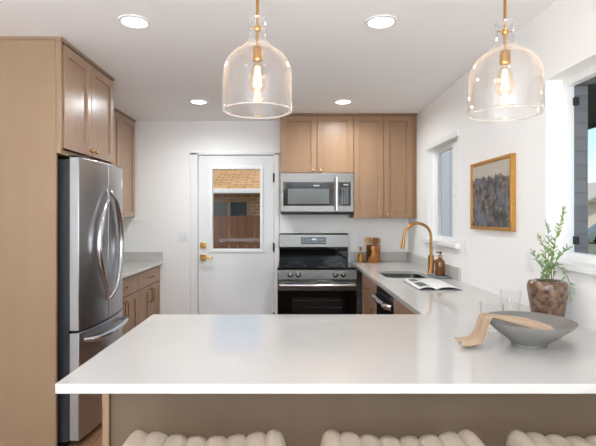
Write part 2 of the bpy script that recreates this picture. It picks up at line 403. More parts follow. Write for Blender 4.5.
# switch and outlets
def plate(name, label, cat, face, u, v, toggles, kind):
    P = mapper(face, YB if face == '-Y' else XR)
    loc = P(u, v, 0); t = thing(name, label, cat, loc)
    mb = MB(); fbox(mb, P, u-0.036*toggles**0.75, u+0.036*toggles**0.75, v-0.058, v+0.058, 0.0005, 0.006); mb.build('cover_plate', TRIM, t, bevel=0.002)
    for k in range(toggles):
        c = u+(k-(toggles-1)/2)*0.046
        if kind == 'rocker':
            mb = MB(); fbox(mb, P, c-0.016, c+0.016, v-0.033, v+0.033, 0.006, 0.009); mb.build('rocker', DOORW, t, bevel=0.001)
        else:
            for dz in (-0.02, 0.02):
                mb = MB(); fbox(mb, P, c-0.016, c+0.016, v+dz-0.014, v+dz+0.014, 0.006, 0.008); s_ = mb.build('socket', DOORW, t, bevel=0.001)
plate('light_switch', 'white double light switch on the back wall left of the door', 'light switch', '-Y', -1.185, 1.19, 2, 'rocker')
plate('wall_outlet', 'white outlet on the right wall below the gold framed picture, near the soap bottle', 'outlet', '-X', 3.357, 1.182, 1, 'socket')
plate('wall_outlet', 'white outlet on the right wall behind the leafy plant', 'outlet', '-X', 2.46, 1.165, 1, 'socket')

# recessed downlights
def downlight(x, y, label):
    t = thing('recessed_light', label, 'ceiling light', (x, y, ZC), 'recessed ceiling lights')
    MB().lathe([(0.068, -0.0005), (0.088, -0.0005), (0.086, -0.006), (0.072, -0.009), (0.068, -0.006)], (x, y, ZC), 40, closed=True).build('trim_ring', TRIM, t, smooth=True)
    MB().lathe([(0, -0.004), (0.068, -0.004), (0.068, -0.0008), (0, -0.0008)], (x, y, ZC), 40).build('lens', LENS, t)
    l = lamp('downlight_lamp', 'AREA', (0, 0, -0.012), DOWNLIGHT_W[y], (0.94, 1.0, 1.04), shape='DISK', size=0.13, spread=math.radians(165)); l.parent = t
for x, y, lb in ((-0.849, 2.458, 'round recessed ceiling light nearest the tall wooden panel'),
                 (0.497, 2.458, 'round recessed ceiling light between the two glass pendants'),
                 (-0.845, 4.167, 'round recessed ceiling light in front of the glazed back door'),
                 (0.492, 4.167, 'round recessed ceiling light above the range and microwave'),
                 (-0.849, 0.5, 'round recessed ceiling light over the stools, fridge side'),
                 (0.497, 0.5, 'round recessed ceiling light over the stools, window side')):
    downlight(x, y, lb)

# ================================================================== CABINETS
def carcass(P, u0, u1, v0, v1, depth, parent, mat, hollow_top=False):
    mb = MB(); t = 0.018
    fbox(mb, P, u0, u0+t, v0, v1, -depth, 0); fbox(mb, P, u1-t, u1, v0, v1, -depth, 0)
    fbox(mb, P, u0+t, u1-t, v0, v0+t, -depth, -0.0); fbox(mb, P, u0+t, u1-t, v0+t, v1, -depth, -depth+0.006)
    if not hollow_top: fbox(mb, P, u0+t, u1-t, v1-t, v1, -depth+0.006, 0)
    # face frame behind the fronts
    fbox(mb, P, u0+t, u1-t, v1-t-0.02, v1-t, -0.018, 0)
    fbox(mb, P, (u0+u1)/2-0.02, (u0+u1)/2+0.02, v0+t, v1-t-0.02, -0.018, 0)
    return mb.build('body', mat, parent, bevel=0.001)
G = 0.0025
# --- uppers on the back wall
P = mapper('-Y', 4.652)
t = thing('wall_cabinet', 'short two-door wooden wall cabinet above the microwave', 'cabinet', (0.278, 4.652, 1.859), 'wooden shaker wall cabinets')
carcass(P, -0.10, 0.656, 1.859, 2.455, 0.345, t, WOOD)
d = shaker(P, -0.10+G, 0.278-G, 1.862, 2.446, t, WOOD); knob('-Y', P, 0.278-0.038, 1.892, d)
d = shaker(P, 0.278+G, 0.656-G, 1.862, 2.446, t, WOOD); knob('-Y', P, 0.278+0.038, 1.892, d)
mb = MB(); fbox(mb, P, -0.10, 0.656, 2.4555, ZC-0.001, -0.345, 0.024); mb.build('top_trim', WOOD, t, bevel=0.002)
t = thing('wall_cabinet', 'tall two-door wooden wall cabinet between microwave and right wall', 'cabinet', (0.97, 4.652, 1.393), 'wooden shaker wall cabinets')
carcass(P, 0.6575, 1.275, 1.393, 2.455, 0.345, t, WOOD)
d = shaker(P, 0.6575+G, 0.9655-G, 1.396, 2.446, t, WOOD); knob('-Y', P, 0.9655-0.038, 1.428, d)
d = shaker(P, 0.9655+G, 1.262, 1.396, 2.446, t, WOOD); knob('-Y', P, 0.9655+0.038, 1.428, d)
mb = MB(); fbox(mb, P, 0.6575, 1.311, 2.4555, ZC-0.001, -0.345, 0.024); mb.build('top_trim', WOOD, t, bevel=0.002)
mb = MB(); fbox(mb, P, 1.2755, 1.311, 1.393, 2.455, -0.345, -0.012); mb.build('filler_strip', WOOD, t)

# --- refrigerator surround
t = tag(MB().box(XL+0.001, -1.387, 2.664, 2.684, 0, 2.455).build('refrigerator_enclosure', WOODP, bevel=0.001), 'tall flat wooden end panel from floor to ceiling beside the refrigerator', 'cabinet panel')
P = mapper('+X', -1.378)
t = thing('wall_cabinet', 'deep two-door wooden cabinet above the refrigerator', 'cabinet', (-1.7, 3.08, 1.785), 'wooden shaker wall cabinets')
mb = MB()
mb.box(XL+0.001, -1.378, 2.685, 2.703, 1.785, 2.455); mb.box(XL+0.001, -1.378, 3.455, 3.473, 1.785, 2.44)
mb.box(XL+0.001, -1.378, 2.703, 3.455, 1.785, 1.815); mb.box(XL+0.001, -1.378, 2.703, 3.455, 2.435, 2.455)
mb.box(-1.396, -1.378, 3.06, 3.10, 1.815, 2.435); mb.box(-1.386, -1.358, 2.666, 2.6845, 1.785, 2.455)
mb.build('body', WOODP, t, bevel=0.001)
d = shaker(P, 2.712, 3.083-G, 1.822, 2.446, t, WOODL); knob('+X', P, 3.083-0.035, 1.856, d)
d = shaker(P, 3.083+G, 3.468, 1.822, 2.446, t, WOODL); knob('+X', P, 3.083+0.040, 1.856, d)
MB().box(XL+0.001, -1.352, 2.658, 3.474, 2.4555, ZC-0.001).build('top_trim', WOODP, t, bevel=0.002)

# --- left uppers
P = mapper('+X', -1.732)
for u0, u1, lb in ((4.075, 4.985, 'two-door wooden wall cabinet in the back left corner'), (3.49, 4.07, 'wooden wall cabinet hidden behind the cabinet over the refrigerator')):
    t = thing('wall_cabinet', lb, 'cabinet', (-1.9, (u0+u1)/2, 1.40), 'wooden shaker wall cabinets')
    carcass(P, u0, u1, 1.40, 2.455, 0.327, t, WOODP)
    mid = (u0+u1)/2
    d = shaker(P, u0+G, mid-G, 1.403, 2.446, t, WOODL); knob('+X', P, mid-0.035, 1.436, d)
    d = shaker(P, mid+G, u1-0.012, 1.403, 2.446, t, WOODL); knob('+X', P, mid+0.035, 1.436, d)
    mb = MB(); fbox(mb, P, u0, u1, 2.4555, ZC-0.001, -0.327, 0.024); mb.build('top_trim', WOODP, t, bevel=0.002)

# --- base cabinets
def base_cab(face, plane, u0, u1, depth, label, mat, doors=2, drawers=1, group='wooden base cabinets', stop=0.882):
    P = mapper(face, plane); c = P((u0+u1)/2, 0, -depth/2)
    t = thing('base_cabinet', label, 'cabinet', c, group)
    carcass(P, u0, u1, 0.10, stop, depth, t, mat, hollow_top=True)
    mb = MB(); fbox(mb, P, u0, u1, 0, 0.0995, -depth, -0.06); mb.build('toe_kick', WOODB, t)
    n = drawers
    for k in range(n):
        a = u0+(u1-u0)*k/n+G; b = u0+(u1-u0)*(k+1)/n-G
        d = flatfront(P, a, b, 0.712, 0.868, t, mat); mid = (a+b)/2
        pull(P, mid-0.055, 0.79, mid+0.055, 0.79, d)
    for k in range(doors):
        a = u0+(u1-u0)*k/doors+G; b = u0+(u1-u0)*(k+1)/doors-G
        d = shaker(P, a, b, 0.108, 0.704, t, mat)
        uu = b-0.032 if (k == 0 and doors == 2) else a+0.032
        if doors == 1: uu = b-0.032 if face == '+X' else a+0.05
        pull(P, uu, 0.54, uu, 0.665, d)
    return t
base_cab('+X', -1.458, 3.50, 4.2575, 0.60, 'wooden base cabinet with drawer and double doors right beside the refrigerator', WOODB)
base_cab('+X', -1.458, 4.26, 4.985, 0.60, 'wooden base cabinet with drawer and double doors in the back left corner', WOODB)
base_cab('-X', 0.71, 3.597, 4.305, 0.58, 'wooden sink base cabinet between the range and the dishwasher', WOODB, doors=1)
# corner cabinet between dishwasher and peninsula
t = thing('base_cabinet', 'plain wooden base cabinet between dishwasher and peninsula', 'cabinet', (1.0, 2.65, 0), 'wooden base cabinets')
P = mapper('-X', 0.71); carcass(P, 2.315, 2.985, 0.10, 0.882, 0.58, t, WOODB, True)
d = flatfront(P, 2.315+G, 2.985-G, 0.108, 0.868, t, WOODB, name='door'); 
mb = MB(); fbox(mb, P, 2.315, 2.985, 0, 0.0995, -0.58, -0.06); mb.build('toe_kick', WOODB, t)
# peninsula
t = thing('peninsula_cabinet', 'brown wooden peninsula base with a plain back panel behind the stools', 'cabinet', (0.32, 1.95, 0))
MB().box(-0.643, XR-0.001, 1.612, 1.63, 0, 0.882).build('back_panel', WOODSH, t, bevel=0.001)
MB().box(-0.667, -0.6435, 1.598, 2.262, 0, 0.882).build('end_panel', WOODP, t, bevel=0.0015)
m = MB(); m.box(-0.642, 0.70, 1.631, 2.17, 0.0, 0.1); m.box(-0.642, 0.70, 1.631, 2.24, 0.1, 0.118)
for x in (-0.642, 0.02, 0.68): m.box(x, x+0.018, 1.631, 2.24, 0.1185, 0.882)
m.build('body', WOODB, t)
P2 = lambda u, v, w_: (u, 2.241+w_, v)
for u0, u1 in ((-0.64, 0.025), (0.03, 0.69)):
    d = shaker(P2, u0, u1, 0.108, 0.704, t, WOODB)
    d = flatfront(P2, u0, u1, 0.712, 0.868, t, WOODB)

# ================================================================== COUNTERTOPS
CT0, CT = 0.884, 0.914
def rrect(x0, x1, y0, y1, r, n=6):
    out = []
    for cx, cy, a0 in ((x1-r, y1-r, 0), (x0+r, y1-r, 90), (x0+r, y0+r, 180), (x1-r, y0+r, 270)):
        for k in range(n+1):
            a = math.radians(a0+90*k/n); out.append((cx+r*math.cos(a), cy+r*math.sin(a)))
    return out
SX0, SX1, SY0, SY1 = 0.785, 1.165, 3.63, 4.14
t = thing('countertop', 'long white quartz countertop over the peninsula, sink and dishwasher', 'countertop', (0.3, 2.0, CT0))
MB().slab([(-0.697, 1.333), (XR-0.001, 1.333), (XR-0.001, YB-0.001), (0.672, YB-0.001), (0.672, 2.282), (-0.697, 2.282)], [rrect(SX0, SX1, SY0, SY1, 0.07)], CT0, CT).build('slab', QUARTZ, t, bevel=0.0025)
m = MB(); m.box(0.672, XR-0.001, YB-0.020, YB-0.001, CT+0.0003, CT+0.102); m.box(XR-0.020, XR-0.001, 3.455, YB-0.0205, CT+0.0003, CT+0.102)
m.build('upstand', QUARTZ, t, bevel=0.0015)
t = thing('countertop', 'short white quartz countertop in the back left corner beside the refrigerator', 'countertop', (-1.75, 4.2, CT0))
MB().box(XL+0.001, -1.410, 3.49, YB-0.001, CT0, CT).build('slab', QUARTZ, t, bevel=0.0025)
m = MB(); m.box(XL+0.0215, -1.412, YB-0.020, YB-0.001, CT+0.0003, CT+0.102); m.box(XL+0.001, XL+0.020, 3.49, YB-0.001, CT+0.0003, CT+0.102)
m.build('upstand', QUARTZ, t, bevel=0.0015)

# ================================================================== SINK, FAUCET
t = thing('kitchen_sink', 'stainless steel undermount sink set in the right counter', 'sink', (0.98, 3.9, 0.70))
def loft(mb, loops):
    R = [[mb.bm.verts.new(p) for p in L] for L in loops]; n = len(R[0])
    for A, B in zip(R[:-1], R[1:]):
        for j in range(n): mb.bm.faces.new((A[j], A[(j+1) % n], B[(j+1) % n], B[j]))
    return R
mb = MB(); lv = [(0.011, CT0-0.0015, 0.075), (0.001, CT0-0.002, 0.07), (0.0, CT0-0.02, 0.07), (-0.006, 0.74, 0.06), (-0.03, 0.712, 0.06)]
loops = [[(x, y, z) for x, y in rrect(SX0-g, SX1+g, SY0-g, SY1+g, r)] for g, z, r in lv]
R = loft(mb, loops); mb.bm.faces.new(R[-1])
bm_ = mb.build('basin', STEEL, t, smooth=True, solid=0.0015)
MB().lathe([(0, 0.7135), (0.045, 0.7135), (0.045, 0.718), (0.03, 0.7165), (0, 0.7155)], (0.98, 3.9, 0), 24).build('drain', CHROME, t, smooth=True)

t = thing('kitchen_faucet', 'tall brushed brass gooseneck faucet behind the sink', 'faucet', (1.246, 3.957, CT))
fx, fy = 1.240, 3.957
MB().lathe([(0, 0.0003), (0.029, 0.0003), (0.029, 0.006), (0.0245, 0.010), (0.0245, 0.150), (0.021, 0.155), (0, 0.156)], (fx, fy, CT), 24).build('faucet_body', BRASS, t, smooth=True)
Rr = 0.118; zc = 1.232
pts = [(fx, fy, CT+0.154), (fx, fy, 1.15)] + [(fx-Rr+Rr*math.cos(a), fy, zc+Rr*math.sin(a)) for a in [math.radians(k) for k in range(0, 176, 11)]]
pts += [(fx-2*Rr-0.004, fy, zc-0.02)]
MB().tube(pts, 0.0125, 16).build('gooseneck', BRASS, t, smooth=True)
MB().tube([(fx-2*Rr-0.004, fy, zc-0.018), (fx-2*Rr-0.008, fy, zc-0.06), (fx-2*Rr-0.014, fy, zc-0.105)], [0.0145, 0.016, 0.0175], 16).build('spray_head', BRASS, t, smooth=True)
m = MB().tube([(fx+0.02, fy, CT+0.10), (fx+0.048, fy, CT+0.10)], 0.017, 16)
m.tube([(fx+0.036, fy, CT+0.10), (fx+0.040, fy-0.05, CT+0.125)], [0.006, 0.005], 10)
m.build('lever', BRASS, t, smooth=True)

# ================================================================== REFRIGERATOR
t = thing('refrigerator', 'stainless steel french door refrigerator with curved bar handles', 'refrigerator', (-1.68, 3.09, 0))
FY0, FY1 = 2.735, 3.452; FM = 3.093
MB().box(XL+0.03, -1.346, FY0+0.004, FY1-0.004, 0.035, 1.760).build('body', FGREY, t, bevel=0.004)
MB().box(XL+0.06, -1.37, FY0+0.02, FY1-0.02, 0.001, 0.0345).build('base_grille', BLACK, t)
def fx_front(y):       # bowed front in plan
    s_ = (y-FM)/((FY1-FY0)/2); return -1.283+0.036*(1-s_*s_)
def fdoor(y0, y1, z0, z1, name, parent):
    n = 14; ys = [y0+(y1-y0)*k/n for k in range(n+1)]
    poly = [(-1.340, y0)] + [(fx_front(y), y) for y in ys] + [(-1.340, y1)]
    return MB().prism(poly, z0, z1, 'Z').build(name, STEELF, parent, bevel=0.004)
d1 = fdoor(FY0, FM-0.002, 0.712, 1.772, 'door', t)
d2 = fdoor(FM+0.002, FY1, 0.712, 1.772, 'door', t)
d3 = fdoor(FY0, FY1, 0.045, 0.700, 'freezer_drawer', t)
for dd, sg in ((d1, -1), (d2, 1)):
    pts = []
    for k in range(25):
        s_ = k/24; bow = math.sin(PI*s_)
        y = FM+sg*(0.03+0.160*bow); z = 0.845+0.745*s_
        out = 0.030*min(1.0, math.sin(PI*s_)*4.5)
        pts.append((fx_front(y)+out-0.002, y, z))
    MB().tube(pts, [0.012+0.007*math.sin(PI*k/24) for k in range(25)], 12).build('handle', CHROME, dd, smooth=True)
pts = []
for k in range(21):
    s_ = k/20; y = FY0+0.05+(FY1-FY0-0.09)*s_
    out = 0.05*min(1.0, math.sin(PI*s_)*5)
    pts.append((fx_front(y)+out-0.002, y, 0.645-0.012*math.sin(PI*s_)))
MB().tube(pts, 0.016, 12).build('handle', CHROME, d3, smooth=True)
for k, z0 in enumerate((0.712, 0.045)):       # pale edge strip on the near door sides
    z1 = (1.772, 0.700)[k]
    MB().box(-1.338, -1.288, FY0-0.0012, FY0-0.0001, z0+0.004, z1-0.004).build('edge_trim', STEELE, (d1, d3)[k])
for ya in (FY0+0.02, FY1-0.08): MB().box(-1.36, -1.29, ya, ya+0.06, 1.773, 1.785).build('hinge_cover', BLACK, t, bevel=0.003)
yl = FY1-0.055; xl = fx_front(yl)
MB().box(xl-0.003, xl+0.0014, yl-0.02, yl+0.02, 1.63, 1.69).build('sticker', pbr('paper white', (238, 238, 236), 0.6), d2)

# ================================================================== RANGE
RX0, RX1, RY = -0.122, 0.645, 4.345
t = thing('kitchen_range', 'stainless steel freestanding electric range with black glass oven door', 'range', (0.26, 4.66, 0))
MB().box(RX0+0.002, RX1-0.002, RY+0.025, 4.985, 0.06, 0.895).build('body', BLACK, t, bevel=0.002)
MB().box(RX0, RX1, RY-0.005, 4.925, 0.8955, 0.918).build('cooktop', BGLASS, t, bevel=0.004)
ck = t.children[-1]
for bx_, by_, br_ in ((0.06, 4.50, 0.10), (0.46, 4.50, 0.085), (0.06, 4.78, 0.075), (0.46, 4.78, 0.10)):
    MB().lathe([(br_-0.003, 0.9181), (br_, 0.9181), (br_, 0.9186), (br_-0.003, 0.9186)], (bx_, by_, 0), 40, closed=True).build('burner_ring', pbr('burner ring', (70, 70, 72), 0.3), ck)
bgd = MB().prism([(4.926, 1.075), (4.985, 1.075), (4.985, 1.225), (4.945, 1.225), (4.932, 1.21)], RX0+0.004, RX1-0.004, 'X').build('backguard', STEEL, t, bevel=0.002)
m = MB().prism([(4.945, 0.896), (4.985, 0.896), (4.985, 1.0745), (4.930, 1.0745), (4.930, 1.045), (4.945, 1.03)], RX0+0.008, RX1-0.008, 'X')
m.box(RX0+0.008, RX1-0.008, 4.928, 4.9449, 0.975, 0.985)
m.build('lower_backguard', BGLASS, t, bevel=0.002)
dsp = MB().box(0.120, 0.394, 4.9215, 4.9285, 1.108, 1.180).build('display', BGLASS, bgd, bevel=0.001)
m = MB()
for k in range(9):
    for zz in (1.125, 1.158):
        if 3 < k < 5 and zz > 1.14: continue
        x = 0.138+k*0.028; m.box(x, x+0.013, 4.9208, 4.9215, zz, zz+0.005)
m.build('panel_marks', MARK, dsp)
m = MB(); 
for x in (0.243, 0.254, 0.268, 0.279): m.box(x, x+0.006, 4.9206, 4.9215, 1.152, 1.168)
m.build('clock_digits', emit('clock digits', (220, 240, 255), 1.2), dsp)
cp = MB().prism([(RY, 0.800), (RY+0.03, 0.800), (RY+0.03, 0.8945), (RY+0.006, 0.8945)], RX0, RX1, 'X').build('control_panel', STEEL, t, bevel=0.002)
for x in (0.002, 0.079, 0.442, 0.519):
    MB().lathe([(0, 0.004), (0.026, 0.004), (0.026, -0.006), (0.021, -0.010), (0.019, -0.030), (0.016, -0.033), (0, -0.033)], (x, RY+0.001, 0.846), 24, 'Y').build('knob', STEEL, cp, smooth=True)
od = MB().box(RX0+0.002, RX1-0.002, RY-0.004, RY+0.024, 0.235, 0.693).build('oven_door', BGLASS, t, bevel=0.003)
MB().box(RX0+0.002, RX1-0.002, RY-0.006, RY+0.024, 0.6945, 0.792).build('door_top_rail', STEEL, od, bevel=0.003)
ow = MB().box(0.02, 0.50, RY-0.0055, RY-0.0041, 0.34, 0.625).build('oven_window', WGLASS, od)
m = MB()
for zz in (0.45, 0.53, 0.60): m.box(0.03, 0.49, RY-0.0062, RY-0.0056, zz, zz+0.004)
m.build('oven_rack', pbr('rack metal', (130, 130, 130), 0.3, 1.0), ow)  # grey metal rack bars set on the window face
m = MB(); pts = []
for k in range(17):
    s_ = k/16; pts.append((RX0+0.02+(RX1-RX0-0.04)*s_, RY-0.045-0.012*math.sin(PI*s_), 0.752))
m.tube(pts, 0.016, 12)
for x in (RX0+0.04, RX1-0.04): m.box(x-0.012, x+0.012, RY-0.045, RY-0.0062, 0.742, 0.762)
m.build('handle', CHROME, od, smooth=True)
m = MB()
for k in range(4): x = RX0+0.10+k*0.15; m.box(x, x+0.11, RY-0.0066, RY-0.0061, 0.782, 0.786)
m.build('vent_slot', BLACK, od)
dw = MB().box(RX0+0.002, RX1-0.002, RY, RY+0.024, 0.065, 0.23).build('storage_drawer', STEEL, t, bevel=0.003)
for x in (RX0+0.05, RX1-0.05):
    for y in (4.42, 4.93): MB().lathe([(0, 0.001), (0.018, 0.001), (0.012, 0.0595), (0, 0.0595)], (x, y, 0), 12).build('foot', BLACK, t)

# ================================================================== MICROWAVE
t = thing('microwave_oven', 'stainless steel over-the-range microwave under the short wall cabinet', 'microwave', (0.278, 4.8, 1.436))
MX0, MX1, MZ0, MZ1, MY = -0.098, 0.655, 1.436, 1.857, 4.612
MB().box(MX0, MX1, MY+0.03, 4.99, MZ0, MZ1).build('body', BLACK, t, bevel=0.002)
k_ = (MX1-MX0)/438.0; mx = lambda px: MX0+(px-62)*k_; mz = lambda py: MZ1-0.004-(py-55)*k_*0.985
m = MB(); yy = MY
dmw = MB().box(mx(62), mx(500), MY+0.004, MY+0.029, mz(288), mz(52)).build('front_panel', STEEL, t, bevel=0.003)
dg = MB().box(mx(78), mx(382), MY, MY+0.0039, mz(252), mz(108)).build('door_glass', BGLASS, dmw, bevel=0.001)
MB().box(mx(106), mx(352), MY-0.0012, MY-0.0001, mz(240), mz(148)).build('window', MGLASS, dg)
m = MB()
for k in range(6): x = mx(260)+k*0.010; m.box(x, x+0.007, MY-0.0012, MY-0.0001, mz(133), mz(126))
m.build('badge', MARK, dg)
pn = MB().box(mx(408), mx(482), MY, MY+0.0039, mz(252), mz(108)).build('control_panel', BGLASS, dmw, bevel=0.001)
m = MB()
for r in range(8):
    for c in range(3):
        x = mx(426+c*15); z = mz(146+r*12.5); m.box(x, x+0.014, MY-0.001, MY-0.0001, z-0.0035, z)
m.box(mx(438), mx(466), MY-0.001, MY-0.0001, mz(127), mz(121))
m.build('panel_marks', MARK, pn)  # rows of pale keypad buttons and a small mark above, one mesh
m = MB(); hx = mx(394)
m.tube([(hx, MY+0.002, mz(95)), (hx, MY-0.04, mz(95))], 0.008, 10); m.tube([(hx, MY+0.002, mz(268)), (hx, MY-0.04, mz(268))], 0.008, 10)
m.tube([(hx, MY-0.042, mz(80)), (hx, MY-0.042, mz(281))], 0.0145, 16)
m.build('handle', CHROME, dmw, smooth=True)
MB().box(MX0+0.01, MX1-0.01, MY+0.02, 4.97, MZ0-0.006, MZ0-0.0002).build('vent_grille', BLACK, t)

# ================================================================== DISHWASHER
t = thing('dishwasher', 'dark steel dishwasher with bowed handle under the right counter', 'dishwasher', (1.0, 3.31, 0))
MB().box(0.72, 1.28, 3.0, 3.585, 0.02, 0.872).build('body', FGREY, t)
dd = MB().box(0.690, 0.7195, 2.995, 3.592, 0.11, 0.868).build('door', pbr('dark steel', (92, 94, 98), 0.22, 1.0), t, bevel=0.003)
pts = [(0.691-0.034*min(1, math.sin(PI*k/16)*3)-0.010*math.sin(PI*k/16), 3.03+0.53*k/16, 0.792) for k in range(17)]
MB().tube(pts, 0.021, 12).build('handle', CHROME, dd, smooth=True)
MB().box(0.76, 0.7795, 3.0, 3.585, 0.0, 0.0195).build('kick_plate', BLACK, t)

# ================================================================== STOOLS
BOUCLE = pbr('cream boucle', (206, 190, 170), 0.95, noise=((160,)*3, 0.3), rgb2=(186, 168, 147), bump=((420,)*3, 0.6), spec=0.2)
LEGW = pbr('walnut leg', (110, 74, 48), 0.45)
def make_stool(cx, label):
    t = thing('counter_stool', label, 'stool', (cx, 1.255, 0), 'cream channel-tufted counter stools')
    W, D, NCH = 0.50, 0.39, 8; nu, nv = NCH*10+1, 19; mb = MB()
    def top(u, v):
        a = (u-0.5)*2; chan = abs(math.sin(PI*NCH*u))**0.6
        ex = max(0.0, (abs(a)-0.80)/0.20); ey = max(0.0, (abs((v-0.5)*2)-0.82)/0.18)
        z = 0.717+0.030*abs(a)**1.8 + 0.013*(chan-1)
        rx = 1-math.sqrt(max(0, 1-ex*ex)); ry = 1-math.sqrt(max(0, 1-ey*ey))
        z -= 0.040*rx + 0.030*ry
        return (cx+(u-0.5)*W*(1-0.05*ey*ey), 1.06+v*D, z)
    V = [[mb.bm.verts.new(top(i/(nu-1), j/(nv-1))) for j in range(nv)] for i in range(nu)]
    B = [[mb.bm.verts.new((V[i][j].co.x*1.0, V[i][j].co.y, 0.625+0.035*abs((i/(nu-1)-0.5)*2)**1.8)) for j in range(nv)] for i in range(nu)]
    for i in range(nu-1):
        for j in range(nv-1):
            mb.bm.faces.new((V[i][j], V[i+1][j], V[i+1][j+1], V[i][j+1])); mb.bm.faces.new((B[i][j], B[i][j+1], B[i+1][j+1], B[i+1][j]))
    for i in range(nu-1):
        for j in (0, nv-1): mb.bm.faces.new((V[i][j], V[i+1][j], B[i+1][j], B[i][j]))
    for j in range(nv-1):
        for i in (0, nu-1): mb.bm.faces.new((V[i][j], V[i][j+1], B[i][j+1], B[i][j]))
    o = mb.build('seat', BOUCLE, t); 
    for p in o.data.polygons: p.use_smooth = True
    for sx in (-1, 1):
        for sy in (-1, 1):
            MB().tube([(cx+sx*0.225, 1.255+sy*0.165, 0.001), (cx+sx*0.19, 1.255+sy*0.14, 0.632)], [0.013, 0.019], 12).build('leg', LEGW, t, smooth=True)
    for sy in (-1, 1):
        MB().tube([(cx-0.213, 1.255+sy*0.157, 0.22), (cx+0.213, 1.255+sy*0.157, 0.22)], 0.009, 10).build('stretcher', LEGW, t, smooth=True)
    for sx in (-1, 1):
        MB().tube([(cx+sx*0.211, 1.255-0.155, 0.26), (cx+sx*0.211, 1.255+0.155, 0.26)], 0.009, 10).build('stretcher', LEGW, t, smooth=True)
    return t
s0 = make_stool(-0.262, 'cream channel-tufted stool at the fridge end of the peninsula')
for x, lb in ((0.345, 'cream channel-tufted stool in the middle of the row'), (0.932, 'cream channel-tufted stool at the window end of the peninsula')):
    c = copy_tree(s0); c.location.x = x; c['label'] = lb

# ================================================================== PENDANTS
def pendant(cx, cy, dz, label):
    t = thing('pendant_light', label, 'pendant light', (cx, cy, ZC), 'clear glass pendant lamps')
    zb = 1.795+dz                      # bottom rim
    R = 0.1275
    prof = [(R-0.001, 0.008), (R, 0.02), (R-0.001, 0.13), (R-0.005, 0.160), (R-0.015, 0.187), (R-0.034, 0.211), (R-0.060, 0.230), (0.047, 0.246), (0.036, 0.263), (0.031, 0.29), (0.032, 0.328), (0.036, 0.342)]
    th = 0.003
    sm = [(p.x, p.y) for p in spline([(r, h, 0) for r, h in prof], 3)]
    inner = [(max(r-th, 0.01), h) for r, h in sm][::-1]
    sh = MB().lathe([(r, zb+h) for r, h in sm+inner], (cx, cy, 0), 56, closed=True).build('glass_shade', PGLASS, t, smooth=True)
    MB().lathe([(R-0.0025+0.0032*math.cos(2*PI*k/10), zb+0.0045+0.0032*math.sin(2*PI*k/10)) for k in range(10)], (cx, cy, 0), 56, closed=True).build('rim', RIMG, t, smooth=True)
    # pin holding the shade in its neck
    m = MB().lathe([(0, -0.013), (0.010, -0.010), (0.013, 0), (0.010, 0.010), (0, 0.013)], (cx, cy, zb+0.309), 16)
    m.tube([(cx-0.0285, cy-0.003, zb+0.309), (cx+0.0285, cy+0.003, zb+0.309)], 0.0025, 8)
    m.build('pin', GOLD, t, smooth=True)
    MB().tube([(cx, cy, zb+0.240), (cx, cy, ZC-0.022)], 0.0055, 12).build('rod', BRASS, t, smooth=True)
    MB().lathe([(0, -0.001), (0.06, -0.001), (0.06, -0.016), (0.05, -0.022), (0, -0.022)], (cx, cy, ZC), 32).build('canopy', BRASS, t, smooth=True)
    MB().lathe([(0, 0.246), (0.008, 0.246), (0.016, 0.240), (0.0185, 0.234), (0.019, 0.191), (0.016, 0.189), (0, 0.189)], (cx, cy, zb), 24).build('socket', BRASS, t, smooth=True)
    bp = [(0.013, 0.190), (0.014, 0.178), (0.022, 0.157), (0.032, 0.124), (0.035, 0.108), (0.030, 0.090), (0.018, 0.077), (0, 0.072)]
    b = MB().lathe([(p.x, p.y) for p in spline([(r, h, 0) for r, h in bp], 3)], (cx, cy, zb), 28).build('bulb', BULBG, t, smooth=True)
    m = MB()
    for k in range(6):
        a = 2*PI*k/6; ca, sa_ = math.cos(a), math.sin(a)
        m.tube([(cx+0.006*ca, cy+0.006*sa_, zb+0.168), (cx+0.013*ca, cy+0.013*sa_, zb+0.095)], 0.0013, 6)
    m.build('filament', FILA, b)
    l = lamp('pendant_lamp', 'POINT', (0, 0, zb+0.135-ZC), 1.6, (1.0, 0.74, 0.45), shadow_soft_size=0.006); l.parent = t
PY = 1.66
pendant(-0.120, PY, 0.0, 'clear glass bell pendant hanging in front of the range')
pendant(0.793, PY, -0.012, 'clear glass bell pendant hanging near the right wall')

# ================================================================== COUNTER THINGS
# grey bowl
BC = Vector((0.920, 1.735, CT)); 
t = tag(MB().lathe([(0, 0.004), (0.048, 0.004), (0.052, 0.0005), (0.062, 0.0005), (0.062, 0.012), (0.066, 0.014), (0.112, 0.050), (0.161, 0.094), (0.1615, 0.099), (0.157, 0.099), (0.107, 0.057), (0.06, 0.022), (0.03, 0.015), (0, 0.014)], BC, 64).build('serving_bowl', pbr('grey stoneware', (134, 130, 124), 0.45, noise=((30,)*3, 0.3), rgb2=(121, 118, 113)), smooth=True), 'wide shallow grey stoneware bowl on the peninsula', 'bowl')
